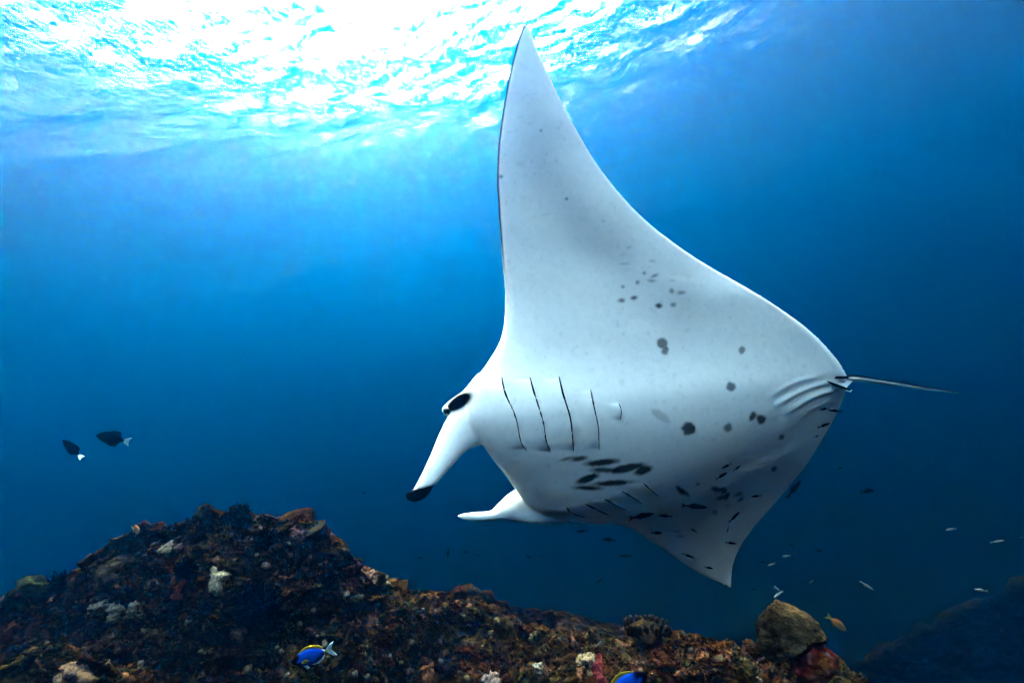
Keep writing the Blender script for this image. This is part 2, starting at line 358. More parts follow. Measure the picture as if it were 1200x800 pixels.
def manta():
    nv, nu = 300, 130
    S = np.array(ST, float)
    LE = catmull(Pn(S[:, 0], S[:, 1], S[:, 2]), nv); TE = catmull(Pn(S[:, 3], S[:, 4], S[:, 5]), nv); th = np.maximum(catmull(S[:, 6:7], nv)[:, 0], .002)
    u = (1-np.cos(np.linspace(0, math.pi, nu)))/2
    M = LE[:, None, :]+(TE-LE)[:, None, :]*u[None, :, None]
    du = np.gradient(M, axis=1); dv = np.gradient(M, axis=0)
    N = np.cross(du, dv); N /= np.linalg.norm(N, axis=2)[..., None]+1e-9
    if (N[nv//2, nu//2] @ np.array(dirc(0, 0, 1))) < 0: N = -N
    for _ in range(6):
        N[1:-1] = (N[:-2]+2*N[1:-1]+N[2:])/4
        N /= np.linalg.norm(N, axis=2)[..., None]
    f = np.sqrt(u)*(1-u)**0.9/0.401
    e = 0.0062*np.clip(np.minimum(u, 1-u)/0.02, 0.25, 1)
    v = np.linspace(-1, 1, nv)
    Bl = M+N*(e[None, :]+th[:, None]*f[None, :])[..., None]
    Dr = M-N*(e[None, :]+1.05*th[:, None]*f[None, :])[..., None]
    V = np.concatenate([Bl.reshape(-1, 3), Dr.reshape(-1, 3)]); K = nv*nu
    g = grid_faces(nv, nu)
    Fs = [tuple(x) for x in g]+[tuple(K+x[::-1]) for x in g]
    for i in range(nv-1):
        a, b_ = i*nu, (i+1)*nu
        Fs.append((a, b_, K+b_, K+a)); Fs.append((a+nu-1, K+a+nu-1, K+b_+nu-1, b_+nu-1))
    for j in range(nu-1):
        Fs.append((j, K+j, K+j+1, j+1)); c = (nv-1)*nu+j; Fs.append((c, c+1, K+c+1, K+c))
    parts = [(V, Fs)]
    # near horn-shaped head fin, rolled at its tip, and the far one
    parts.append(tube([(585,470,1.96), (556,492,1.93), (534,513,1.89), (519,536,1.85), (506,556,1.82), (495,571,1.80), (487,579,1.79)],
                      [42, 32, 20.5, 15, 11.5, 8.5, 6], [.05, .05, .035, .026, .02, .017, .014]))
    parts.append(tube([(505,571,1.81), (497,577,1.795), (488,581,1.785), (480,580,1.78), (477,577,1.78)], [3, 5.5, 6.5, 5.5, 2], [.012, .018, .02, .016, .008]))
    parts.append(tube([(575,464,1.98), (548,471,1.955), (530,478,1.94), (519,483,1.93)], [16, 13.5, 9.5, 4.5], [.03, .03, .026, .015]))
    parts.append(tube([(660,585,2.11), (625,589,2.06), (604,593,2.04), (588,599,2.0), (576,604,1.98), (558,605,1.95), (545,605,1.93), (536,604,1.92)],
                      [26, 23, 17, 10, 5.5, 5, 4, 1], [.05, .045, .04, .035, .03, .02, .012, .005]))
    VV, FF = [], []
    off = 0
    for pv, pf in parts:
        VV += [tuple(x) for x in pv]; FF += [tuple(off+i for i in q) for q in pf]; off += len(pv)
    me = polyfaces("manta_raw", VV, FF)
    bm = bmesh.new(); bm.from_mesh(me); bmesh.ops.recalc_face_normals(bm, faces=bm.faces); bm.to_mesh(me); bm.free()
    tmp = bpy.data.objects.new("tmp", me); col.objects.link(tmp)
    rm = tmp.modifiers.new("r", 'REMESH'); rm.mode = 'VOXEL'; rm.voxel_size = 0.0054
    smo = tmp.modifiers.new("s", 'SMOOTH'); smo.factor = 0.5; smo.iterations = 8
    dg = bpy.context.evaluated_depsgraph_get(); me2 = bpy.data.meshes.new_from_object(tmp.evaluated_get(dg))
    bpy.data.objects.remove(tmp); me2.name = "manta_ray"; smooth(me2)
    co = coords(me2); nrm = vert_normals(me2)
    # how far a point lies to the belly side of the mid surface
    from mathutils.kdtree import KDTree
    ss = M[::3, ::2].reshape(-1, 3); sn = N[::3, ::2].reshape(-1, 3); kd = KDTree(len(ss))
    for i, p_ in enumerate(ss): kd.insert(p_, i)
    kd.balance()
    idx = np.array([kd.find(p_)[1] for p_ in co])
    side = np.einsum('ij,ij->i', nrm, sn[idx])
    px, py, dd = pix(co)
    belly = np.clip((side+0.28)/0.25, 0, 1)
    # gill slits: raised lips
    front = side > 0.05
    rise = np.zeros(len(co))
    for pts, lw in GILLS:
        q = np.array(pts, float)
        t = (py-q[0, 1])/(q[-1, 1]-q[0, 1])
        xx = np.interp(py, q[:, 1], q[:, 0])
        sdist = xx-px
        inside = np.sin(np.clip(t*1.06-.03, 0, 1)*math.pi)**.6
        L = 26*lw
        h = np.where((sdist > -1.0) & (sdist < L), (1-np.clip(sdist, 0, L)/L), 0)
        rise = np.maximum(rise, h*inside*(0.013 if pts[0][1] < 550 else .006)*lw)
    co2 = co+nrm*(rise*front+front*(.0016*vnoise(co*5)+.0005*vnoise(co*16)))[:, None]
    # folds of skin in front of the tail
    for (x0, y0, x1, y1, hgt) in [(905,478,985,446,.010), (918,487,990,455,.012), (900,468,960,441,.007), (935,492,985,470,.006)]:
        ax, ay = x1-x0, y1-y0; ln = math.hypot(ax, ay); t = ((px-x0)*ax+(py-y0)*ay)/ln/ln
        dist = ((px-x0)*-ay+(py-y0)*ax)/ln+6*np.sin(np.clip(t, 0, 1)*math.pi)
        co2 += nrm*(front*hgt*.5*np.exp(-(dist/3.0)**2)*np.clip(np.minimum(t, 1-t)*5, 0, 1))[:, None]
    me2.vertices.foreach_set("co", co2.astype(np.float32).ravel()); me2.update()
    # skin colours
    c = np.empty((len(co), 3)); white = np.array([.80, .80, .77]); black = np.array([.0004, .0005, .0006])
    c[:] = white
    blot = 0.035*vnoise(co*3.0)+0.02*vnoise(co*11)
    c *= (1+blot)[:, None]
    # grey band along the rear of the near wing
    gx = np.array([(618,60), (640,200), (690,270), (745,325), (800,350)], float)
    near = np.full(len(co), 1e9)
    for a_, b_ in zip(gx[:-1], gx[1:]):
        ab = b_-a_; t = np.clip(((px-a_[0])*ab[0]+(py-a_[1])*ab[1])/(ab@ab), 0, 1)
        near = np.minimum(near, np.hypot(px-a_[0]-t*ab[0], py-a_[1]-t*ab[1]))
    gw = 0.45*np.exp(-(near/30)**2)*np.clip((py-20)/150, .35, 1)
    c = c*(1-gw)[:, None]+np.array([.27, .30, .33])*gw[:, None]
    wob = 2.2*vnoise(co*28)+1.6*vnoise(co*70)+1.0*vnoise(co*130)
    for (sx, sy, a_, b_, ang, k) in SPOTS:
        ca, sa = math.cos(R(ang)), math.sin(R(ang)); x_, y_ = px-sx, py-sy
        e_ = np.hypot((x_*ca+y_*sa)/a_, (-x_*sa+y_*ca)/b_)
        soft = 2.4/min(a_, b_)
        mk = np.clip((1+(0.12 if b_ > 3.9 and a_ < 9 else .06)*wob/max(1, .25*min(a_, b_))-e_)/soft+0.5, 0, 1)*k*front
        c = c*(1-mk)[:, None]+np.array([.0016, .0036, .0042])*mk[:, None]
    # dark eye patch, dark rolled tip of the head fin
    e_ = np.hypot(((px-538)*.82-(py-471)*.57)/21, ((px-538)*.57+(py-471)*.82)/9.5)
    mk = np.clip((1.18-e_)/.5, 0, 1)*np.clip((px-522)/3, 0, 1); c = c*(1-mk)[:, None]+black*mk[:, None]
    tipd = (px-478)*-.2+(py-569)*1.0+(px-478)*.03
    mk = np.clip((py-(572-.22*(px-478)))/3.5, 0, 1)*(px < 512)*(py > 562); c = c*(1-mk)[:, None]+black*mk[:, None]
    # dark back skin showing along the near wing's leading edge
    lp = catmull(S[12:, 0:2], 200); lex = np.interp(py, lp[::-1, 1], lp[::-1, 0])
    mk = np.clip((3.4-(px-lex))/1.4, 0, 1)*np.clip((360-py)/80, 0, 1)*np.clip((px-lex+8)/2, 0, 1); c = c*(1-mk)[:, None]+black*mk[:, None]
    # faint scuffs and pores
    sc_ = np.clip(vnoise(co*np.array([160, 20, 160]))-.72, 0, 1)*.5+np.clip(vnoise(co*55)-.55, 0, 1)*.35
    c *= (1-np.clip(sc_, 0, .12))[:, None]
    isl = ((px < 520) & (py > 480)) | ((px < 640) & (py > 570))
    bl = np.where(isl, 1, belly)
    c = c*bl[:, None]+black*(1-bl)[:, None]
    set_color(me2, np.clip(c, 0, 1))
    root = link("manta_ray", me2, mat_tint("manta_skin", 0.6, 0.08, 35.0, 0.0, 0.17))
    tag(root, "big manta ray gliding past with its white spotted belly turned to the viewer", "manta ray")
    bv = BVHTree.FromPolygons([Vector(x) for x in co2], [tuple(p.vertices) for p in me2.polygons])
    dark = mat_plain("gill_shadow", (.0008, .001, .0012), .7, spec=0)
    for pts, lw in GILLS:
        A = catmull(np.array(pts, float), 26); pts3, nn = [], []
        for x_, y_ in A:
            r_ = P(x_, y_, 1).normalized(); hit = bv.ray_cast(Vector((0, 0, 0)), r_)
            if hit[0] is None: continue
            pts3.append(hit[0]); nn.append(hit[1] if hit[1].dot(r_) < 0 else -hit[1])
        if len(pts3) < 5: continue
        VV, FF = [], []; m_ = len(pts3)
        for i in range(m_):
            tg = (pts3[min(i+1, m_-1)]-pts3[max(i-1, 0)]).normalized(); s_ = tg.cross(nn[i]).normalized()
            wd = 0.0041*lw*math.sin(math.pi*(0.06+0.92*i/(m_-1)))**0.6*(1.25 if i < m_*0.3 or i > m_*.85 else .8)
            VV += [pts3[i]-s_*wd+nn[i]*.0015, pts3[i]+s_*wd+nn[i]*.0015, pts3[i]-nn[i]*.006]
        for i in range(m_-1):
            a = 3*i; FF += [(a, a+1, a+4, a+3), (a+1, a+2, a+5, a+4), (a+2, a, a+3, a+5)]
        me = polyfaces("gill_slit", VV, FF); link("gill_slit", me, dark, root)
    # eye
    ec = P(524, 481.5, 1.915); bm = bmesh.new(); bmesh.ops.create_uvsphere(bm, u_segments=16, v_segments=12, radius=0.019)
    for v_ in bm.verts: v_.co += ec
    me = bpy.data.meshes.new("eye"); bm.to_mesh(me); bm.free(); smooth(me); link("eye", me, mat_plain("eye_black", (.0006, .0007, .0009), .15, .2, spec=.3), root)
    # tail, white below and dark above
    V, Fs = tube([(975,446,2.19), (1000,443,2.25), (1040,448,2.4), (1085,455,2.6), (1124,459.5,2.85)], [4, 3.8, 2.6, 1.7, .8], [.02, .018, .013, .009, .004], 40, 12)
    me = polyfaces("tail", V, Fs); smooth(me); cc = coords(me); tx, ty, _ = pix(cc); mid = np.interp(tx, [975, 1000, 1040, 1085, 1124], [446, 443, 448, 455, 459.5])
    dk = np.clip((mid-ty-.3+np.clip((tx-1050)/50, 0, 2))/1.0, 0, 1)[:, None]; set_color(me, np.array([.75, .75, .72])*(1-dk)+np.array([.0006, .0006, .0008])*dk)
    link("tail", me, mat_tint("tail_skin", .5), root)
    # pelvic fins either side of the tail root
    def flap(name, pts, th_, cw, par=None):
        C = [P(*p) for p in pts]; nr = dirc(0, 0, 1); n_ = len(C)
        VV = [c_+nr*th_ for c_ in C]+[c_-nr*th_ for c_ in C]
        FF = [tuple(range(n_)), tuple(range(2*n_-1, n_-1, -1))]+[(i, n_+i, n_+(i+1) % n_, (i+1) % n_) for i in range(n_)]
        me = polyfaces(name, VV, FF); bm = bmesh.new(); bm.from_mesh(me); bmesh.ops.recalc_face_normals(bm, faces=bm.faces); bm.to_mesh(me); bm.free()
        return link(name, me, cw, par or root)
    pale = mat_plain("fin_skin", (.62, .64, .62), .5, .15)
    pf1 = flap("pelvic_fin", [(952,438,2.10), (975,441,2.11), (994,442,2.13), (999,446,2.15), (990,455,2.12), (972,449,2.10)], .004, pale)
    pf2 = flap("pelvic_fin", [(960,444,2.085), (978,449,2.09), (998,457,2.12), (996,459,2.12), (978,454,2.1)], .004, pale)
    flap("fin_edge", [(953,437.5,2.075), (972,440.5,2.09), (994,440.5,2.11), (994,443.5,2.11), (972,443.5,2.09)], .003, dark, pf1)
    flap("fin_edge", [(962,443.5,2.075), (980,449.5,2.085), (997,456,2.1), (996,458,2.1), (979,452.5,2.085)], .003, dark, pf2)
    return root, bv
GILLS = [([(588,442), (592,460), (604,488), (610,516), (617,528)], 1.0), ([(621,442), (626,460), (636,492), (640,516), (645,529)], 1.0),
 ([(655,441), (660,462), (668,488), (671,512), (672,529)], 1.0), ([(692,456), (696,476), (701,500), (702,527)], .75), ([(725,472), (728,481), (727,491)], .55),
 ([(664,594), (670,601), (686,606)], 1.0), ([(686,590), (706,600), (714,603)], 1.0), ([(708,584), (722,592), (734,597)], .9), ([(728,575), (744,584), (752,590)], .9), ([(754,566), (764,575), (772,581)], .9)]
SPOTS = [(776,402,6.5,7,0,.8), (779,411,4.5,4.5,0,.75), (870,410,3.6,4.5,20,.7), (856,453,5.5,4.5,0,.8), (774,487,13,5,35,.35), (806,502,8,7,-10,.9), (853,501,5,6,30,.8),
 (882,488,4.5,5,0,.9), (892,491,5.5,6,0,.9), (728,352,4,2.6,0,.75), (743,349,4,2.4,-10,.85), (730,336,2.2,2,0,.6), (747,331,2.2,2.6,30,.6), (755,320,2,2,0,.6),
 (764,329,4,1.5,5,.6), (767,323,4,1.6,-20,.7), (772,358,4,3,0,.9), (789,357,3.4,2.6,0,.6), (787,341,2.6,3,-30,.6), (798,343,4.5,2,-5,.6), (764,306,3,1.3,0,.4), (788,329,2,1,0,.4), (732,309,4,1,0,.35),
 (664,233,1.6,1.6,0,.8), (634,153,1.6,1.6,0,.6), (737,290,2,1,0,.4), (707,259,1.5,1,0,.4), (916,512,3.6,3,-30,.75), (907,549,4,3,-30,.8), (587,207,2.2,1.8,0,.8),
 (665,537,8,1.8,-15,.75), (679,537,9.5,3,-8,.9), (706,541.5,20,4,-6,.95), (708,550.5,15,3.2,0,.9), (734,548.5,22,5,-12,.95), (753,551,11,5,-18,.95), (689,560.5,14,4.2,-20,.97), (719,565.5,23,3.4,-3,.95), (689,571.5,15,2.6,2,.95),
 (797,574,7,3,50,.9), (803,577,6,2.4,40,.85), (818,567,2.6,1.6,-20,.7), (839,573,6,3,20,.85), (848,574,4,4,0,.85), (852,581,2.6,5,20,.85), (845,583,5,2.6,-20,.8), (866,579,5,2.6,-15,.7), (868,585,4,2.2,-40,.75),
 (798,628,5,2,0,.4), (853,592,3,1.6,-20,.4), (838,600,3.4,3,0,.5), (792,622,6,1.6,10,.35)]
MANTA, MBV = manta()
# ------------------------------------------------------------------ growth on the reef
HOST = ['the distant slope', 'the shaded far reef', 'the reef crest', 'the tall boulder', 'the shadowed low rock', 'the mottled front rock']
def reef_hit(px, py):
    r_ = P(px, py, 1).normalized(); best = None
    for hi, bv in enumerate(BVHS):
        h = bv.ray_cast(Vector((0, 0, 0)), r_)
        if h[0] is not None and (best is None or h[3] < best[2]):
            best = (h[0], h[1] if h[1].dot(r_) < 0 else -h[1], h[3], HOST[hi])
    return best
def lump_bm(bm, c, n, r, sub=2, squash=0.7, rough=0.25, sd_=0):
    geo = bmesh.ops.create_icosphere(bm, subdivisions=sub, radius=1.0)
    q = n.to_track_quat('Z', 'Y'); rr = random.Random(sd_)
    ph = [rr.uniform(0, 6.28) for _ in range(6)]
    for v in geo["verts"]:
        p = v.co; k = 1+rough*(math.sin(3.1*p.x+ph[0])*math.sin(2.7*p.y+ph[1])+.6*math.sin(5.3*p.z+ph[2]+2*p.x)+.5*math.sin(7.1*p.y+ph[3]+3*p.x))
        p = Vector((p.x*k, p.y*k, p.z*k*squash)); v.co = c+(q @ p)*r
    return geo["verts"]
LUMPM = {}
def lump_thing(name, px, py, rpx, colr, label, cat, group=None, squash=.6, rough=.12, sub=4, var=.65, scale=75):
    h = reef_hit(px, py)
    if not h: return None
    bm = bmesh.new(); lump_bm(bm, Vector((0, 0, 0)), h[1], rpx/F*h[2], sub, squash, rough, int(px*7+py))
    me = bpy.data.meshes.new(name); bm.to_mesh(me); bm.free()
    c = coords(me); rs = rpx/F*h[2]; w_ = c/rs*1.0+np.array([px, py, 0])*.37
    c = c+vert_normals(me)*(rs*(.22*vnoise(w_*1.7)+.22*(.5-worley(w_*2.6))+.12*vnoise(w_*5)+(.09*vnoise(w_*10) if sub > 3 else 0)))[:, None]
    me.vertices.foreach_set("co", c.astype(np.float32).ravel()); me.update(); smooth(me)
    key = tuple(colr)
    if key not in LUMPM: LUMPM[key] = mat_plain(name+"_skin", [v*.25 for v in colr], .8, var, scale, .8)
    o = link(name, me, LUMPM[key]); o.location = h[0]-h[1]*rpx/F*h[2]*.25; tag(o, label, cat, group); return o
lump_thing("sponge", 211, 690, 7.5, (.20, .04, .012), "small bright orange sponge in a hollow of the tall boulder", "sponge")
lump_thing("sponge", 284, 738, 8, (.22, .09, .055), "salmon pink sponge below the black feather stars", "sponge")
lump_thing("sponge", 503, 786, 8.5, (.22, .08, .025), "orange sponge low on the reef crest", "sponge")
lump_thing("coral", 254, 684, 11, (.36, .31, .22), "chalky white coral crust on the face of the tall boulder", "coral", squash=.45, rough=.2)
lump_thing("coral", 195, 642, 6, (.20, .16, .11), "cream coral stub under the boulder's brow", "coral")
lump_thing("coral", 345, 634, 12, (.075, .04, .045), "dusky pink coral mound on the boulder's shoulder", "coral", rough=.18)
lump_thing("coral", 130, 676, 12, (.055, .042, .028), "grey knobbly coral on the boulder's side", "coral", squash=.45, rough=.2)
lump_thing("coral", 688, 775, 10, (.22, .16, .10), "tan coral above red crusts on the crest", "coral", rough=.18)
lump_thing("coral", 694, 789, 13, (.11, .018, .02), "crimson coral crust below the tan one", "coral", squash=.5, rough=.2)
lump_thing("coral", 632, 785, 6, (.26, .22, .17), "white coral nub near the crimson crust", "coral")
lump_thing("coral", 578, 796, 8, (.24, .17, .15), "pale ring shaped coral at the foot of the crest", "coral", rough=.18)
lump_thing("coral", 37, 694, 11, (.018, .024, .012), "rounded green coral head on the shadowed rock", "coral")
lump_thing("coral", 100, 789, 13, (.13, .08, .05), "cream and pink coral on the mottled rock", "coral", squash=.5, rough=.2)
lump_thing("coral", 438, 676, 8, (.12, .07, .055), "greyish pink coral cluster where boulder meets crest", "coral", rough=.18)
lump_thing("coral", 415, 708, 10, (.08, .07, .05), "pale ledge of coral at the boulder's foot", "coral", squash=.3)
for x_, y_ in ((118, 716), (138, 714), (163, 713)):
    lump_thing("coral", x_, y_, 7, (.20, .17, .12), "pale coral knob in the row across the boulder's flank", "coral", "row of pale coral knobs")
r5 = random.Random(5); cnt = 0
while cnt < 110:
    x_, y_ = r5.uniform(0, 1000), r5.uniform(600, 798)
    h = reef_hit(x_, y_)
    if not h or h[2] > 3.6: continue
    k_ = r5.choice([(.21, .17, .12), (.14, .09, .07), (.075, .06, .035), (.075, .06, .035)])
    hue = {(.21, .17, .12): "cream", (.14, .09, .07): "dull pink", (.075, .06, .035): "olive brown"}[k_]
    rad = r5.uniform(1.6, 4.2); size = "tiny" if rad < 2.9 else "small"
    lump_thing("coral_nub", x_, y_, rad, k_, f"{size} {hue} coral nub growing on {h[3]}", "coral", f"{size} {hue} coral nubs on {h[3]}", sub=2, rough=.18)
    cnt += 1

def reef_turf():
    """dense crust of tiny growths nobody could count"""
    bm = bmesh.new(); bmesh.ops.create_icosphere(bm, subdivisions=1, radius=1)
    bv = np.array([v.co[:] for v in bm.verts]); bf = np.array([[v.index for v in f.verts] for f in bm.faces]); bm.free()
    r = np.random.default_rng(21); V, Fc, C = [], [], []; off = 0; nadd = 0
    pal = np.array([(.04, .018, .009), (.045, .012, .011), (.034, .038, .010), (.10, .065, .04), (.016, .010, .008), (.07, .045, .015), (.20, .16, .11), (.16, .07, .06)])
    pr = np.array([.24, .14, .2, .1, .18, .08, .03, .03])
    while nadd < 5200:
        x_, y_ = r.uniform(-60, 1045), r.uniform(585, 812)
        h = reef_hit(x_, y_)
        if not h or h[2] > 4.9: continue
        s_ = (0.0025+0.0065*r.random()**2.2)*h[2]/2
        q = np.array(h[1].to_track_quat('Z', 'Y').to_matrix()); tall = r.uniform(.6, 1.9)
        p = bv*(1+r.uniform(-.35, .35, (len(bv), 1)))*np.array([r.uniform(.6, 1.4), r.uniform(.6, 1.4), tall])*s_
        V.append(p @ q.T+np.array(h[0])); Fc.append(bf+off); off += len(bv)
        pt = np.array(h[0])[None]; ki = int((vnoise(pt*3.7)[0]*.5+.5)*3.99) if r.random() < .6 else r.choice(8, p=pr)
        C.append(np.repeat((pal[ki]*r.uniform(.07, .22))[None], len(bv), 0)); nadd += 1
    me = mesh_np("reef_turf", np.concatenate(V), np.concatenate(Fc), sm=True); set_color(me, np.concatenate(C))
    o = link("reef_turf", me, mat_tint("turf_growth", .85, .4, 120)); tag(o, "crust of tiny algae tufts and polyps over the reef rock", "reef growth", kind="stuff")
reef_turf()

def feather_star(px, py, rpx, n, label):
    h = reef_hit(px, py)
    if not h: return
    L = rpx/F*h[2]; rr = random.Random(int(px)); q = h[1].lerp(dirc(0, .5, 1), .5).to_track_quat('Z', 'Y')
    root = bpy.data.objects.new("feather_star", None); col.objects.link(root); root.location = h[0]; tag(root, label, "feather star", "black feather stars on the boulder")
    blk = LUMPM.setdefault("blk", mat_plain("black_plume", (.0003, .0003, .0004), .8, .5, spec=0))
    bm = bmesh.new(); lump_bm(bm, Vector((0, 0, 0)), h[1], L*.3, 2, .8, .2, 3); me = bpy.data.meshes.new("disc"); bm.to_mesh(me); bm.free(); smooth(me); link("disc", me, blk, root)
    VV, FF = [], []
    for k in range(n):
        az = rr.uniform(0, 6.28); el = math.asin(rr.uniform(0, 1)); ln = L*rr.uniform(.75, 1.2); d0 = Vector((math.cos(az)*math.cos(el), math.sin(az)*math.cos(el), math.sin(el)))
        tw = rr.uniform(-.7, .7); cur = -d0*.42+Vector((-math.sin(az)*tw, math.cos(az)*tw, rr.uniform(-.1, .5))); base = len(VV)
        for i in range(6):
            t = i/5; p = (d0*t+cur*t*t)*ln; rad = L*.085*(1-t*.55)
            sd1 = d0.cross(Vector((.3, .2, .9))).normalized(); sd2 = d0.cross(sd1)
            for a in range(3):
                VV.append(q @ (p+(sd1*math.cos(a*2.1)+sd2*math.sin(a*2.1))*rad))
        for i in range(5):
            for a in range(3):
                b_ = (a+1) % 3; FF.append((base+3*i+a, base+3*i+b_, base+3*i+3+b_, base+3*i+3+a))
    me = polyfaces("plume", VV, FF); smooth(me); link("plume", me, blk, root)
for a in ((287, 600, 13, 150, "black feather star perched on the very top of the tall boulder"), (312, 708, 21, 260, "bushy black feather star on the face of the boulder, above the tang"), (284, 702, 14, 170, "smaller black feather star left of the bushy one on the boulder"),
          (106, 645, 11, 130, "black feather star on the boulder's left shoulder"), (312, 634, 15, 180, "black feather star in the cleft under the boulder's top"), (72, 684, 11, 130, "black feather star on the shadowed low rock"), (218, 668, 12, 150, "black feather star above the orange sponge"), (385, 680, 11, 130, "black feather star on the right flank of the boulder")):
    feather_star(*a)

def finger_coral():
    root = bpy.data.objects.new("finger_coral", None); col.objects.link(root); b0 = P(757, 735, 2.74); root.location = b0
    tag(root, "low cluster of stubby brown finger coral on the crest skyline", "coral")
    m = mat_plain("finger_coral_skin", (.007, .0045, .0025), .8, .6, 50, .8); up = dirc(0, 1, .1); rt = dirc(1, 0, 0); fw = dirc(0, 0, -1)
    rr = random.Random(2); bm = bmesh.new(); lump_bm(bm, Vector((0, 0, 0))-up*.02, up, .1, 3, .45, .15, 4); me = bpy.data.meshes.new("base"); bm.to_mesh(me); bm.free(); smooth(me); link("base", me, m, root)
    for i in range(22):
        x_ = -.125+.25*((i % 11)/10)+rr.uniform(-.01, .01); z_ = (-.04 if i < 11 else .04)+rr.uniform(-.015, .015)
        hgt = .055*(1-.55*(abs(x_)/.14)**2)*rr.uniform(.8, 1.15); rad = .0125*rr.uniform(.8, 1.2); lean = up+rt*(x_*1.8)+fw*(z_*2)
        lean.normalize(); s1 = lean.cross(fw).normalized(); s2 = lean.cross(s1); c0 = rt*x_+fw*z_-up*.03
        rings = []
        for t, k in ((0, 1.1), (.3, .95), (.6, 1.05), (.85, .95), (1, .55)):
            cc = c0+lean*(hgt+.03)*t; rings.append(np.array([cc+(s1*math.cos(a*.785)+s2*math.sin(a*.785))*rad*k for a in range(8)]))
        V, Fs = loft(rings); me = polyfaces("branch", V, Fs); smooth(me); link("branch", me, m, root)
finger_coral()

def domed_coral():
    root = bpy.data.objects.new("domed_coral", None); col.objects.link(root); tag(root, "olive brown domed coral with a red crusted underside standing on the ledge", "coral")
    d = 2.25; A = [P(*p) for p in ((925, 775, d), (928, 708, d))]; root.location = A[0]
    # cap: blunt cone of coral over a slanting underside
    cc = P(926, 752, d); tow = (-cc).normalized(); e1 = dirc(1, 0, 0); e1 = (e1-tow*e1.dot(tow)).normalized(); e2 = tow.cross(e1); m_px = d/F*.98
    bm = bmesh.new(); bmesh.ops.create_icosphere(bm, subdivisions=6, radius=1.0); me = bpy.data.meshes.new("cap"); bm.to_mesh(me); bm.free()
    q = coords(me); x_, y_, z_ = q[:, 0], q[:, 1], q[:, 2]
    X = x_*40*(1-.30*np.clip(y_, 0, 1)); Y = np.where(y_ > 0, 40*y_, 22*y_); X = X+2*np.clip(y_, 0, 1); Zt = z_*36*(1-.25*np.clip(y_, 0, 1))
    rim = -9+.36*X-.10*Zt; under = Y < rim; Y = np.where(under, rim+.16*(Y-rim), Y)
    V = np.array(cc)+m_px*(X[:, None]*np.array(e1)+Y[:, None]*np.array(e2)+Zt[:, None]*np.array(tow))
    me.vertices.foreach_set("co", V.astype(np.float32).ravel()); me.update(); nr = vert_normals(me)
    V = V+nr*(.020*vnoise(V*9)+.016*(.5-worley(V*12))+.010*(.5-worley(V*30))+.006*vnoise(V*40)+.003*vnoise(V*90))[:, None]
    pat = .75+.5*vnoise(V*14)+.35*vnoise(V*45); edge = np.exp(-((Y-rim)/4)**2)
    cl = np.array([.040, .025, .012])*pat[:, None]*(1-edge)[:, None]+np.array([.060, .042, .020])*edge[:, None]
    wsp = np.clip((vnoise(V*26+9)-.55)*5, 0, 1)[:, None]; cl = cl*(1-wsp)+np.array([.07, .05, .03])*wsp
    dk_ = np.clip(under*(rim-Y)*2, 0, 1)[:, None]; cl = cl*(1-dk_)+np.array([.03, .005, .004])*dk_
    V = V-np.array(root.location); me.vertices.foreach_set("co", V.astype(np.float32).ravel()); me.update(); smooth(me); set_color(me, np.clip(cl, .0008, 1))
    link("cap", me, mat_tint("olive_coral", .85, .9, 90), root)
    bm = bmesh.new(); lump_bm(bm, P(949, 766, d-.04)-root.location, dirc(-.2, 1, 0), .108, 5, .75, .1, 9)
    me = bpy.data.meshes.new("stem"); bm.to_mesh(me); bm.free(); c = coords(me)
    c = c+vert_normals(me)*(0.02*vnoise(c*16)+.022*(.5-worley(c*24))+.008*vnoise(c*60))[:, None]; me.vertices.foreach_set("co", c.astype(np.float32).ravel())
    base = np.array([.075, .008, .006])*(1+.5*vnoise(c*18))[:, None]; pk = np.clip((vnoise(c*30+7)-.25)*4, 0, 1)[:, None]; base = base*(1-pk)+np.array([.12, .05, .045])*pk
    og = np.clip((vnoise(c*14+70)-.35)*4, 0, 1)[:, None]; base = base*(1-og)+np.array([.075, .02, .005])*og
    set_color(me, np.clip(base, 0.001, 1)); smooth(me); link("stem", me, mat_tint("red_crust", .8, .8, 70), root)
domed_coral()

# ------------------------------------------------------------------ fish
def fin_prism(pts, th):
    n = len(pts); V = [(x, th, z) for x, z in pts]+[(x, -th, z) for x, z in pts]
    return V, [tuple(range(n)), tuple(range(2*n-1, n-1, -1))]+[(i, n+i, n+(i+1) % n, (i+1) % n) for i in range(n)]
def body_rings(prof, k=14, fat=.32):
    rings = []
    for x, zt, zb in prof:
        c = (zt+zb)/2; hh = max((zt-zb)/2, .002)
        rings.append(np.array([(x, math.cos(t)*hh*fat*(1.0), c+math.sin(t)*hh) for t in np.linspace(0, 2*math.pi, k, endpoint=False)]))
    return loft(rings)
def orient(o, px, py, d, ang, yaw, length, roll=0):
    """heading: ang degrees in the picture (0 = right, 90 = up), yaw degrees towards the viewer"""
    f_ = dirc(math.cos(R(ang))*math.cos(R(yaw)), math.sin(R(ang))*math.cos(R(yaw)), math.sin(R(yaw)))
    up = dirc(math.sin(R(roll)), math.cos(R(roll)), .15); y_ = up.cross(f_).normalized(); z_ = f_.cross(y_)
    M4 = Matrix((f_, y_, z_)).transposed().to_4x4(); M4 = M4 @ Matrix.Scale(length, 4); M4.translation = P(px, py, d); o.matrix_world = M4
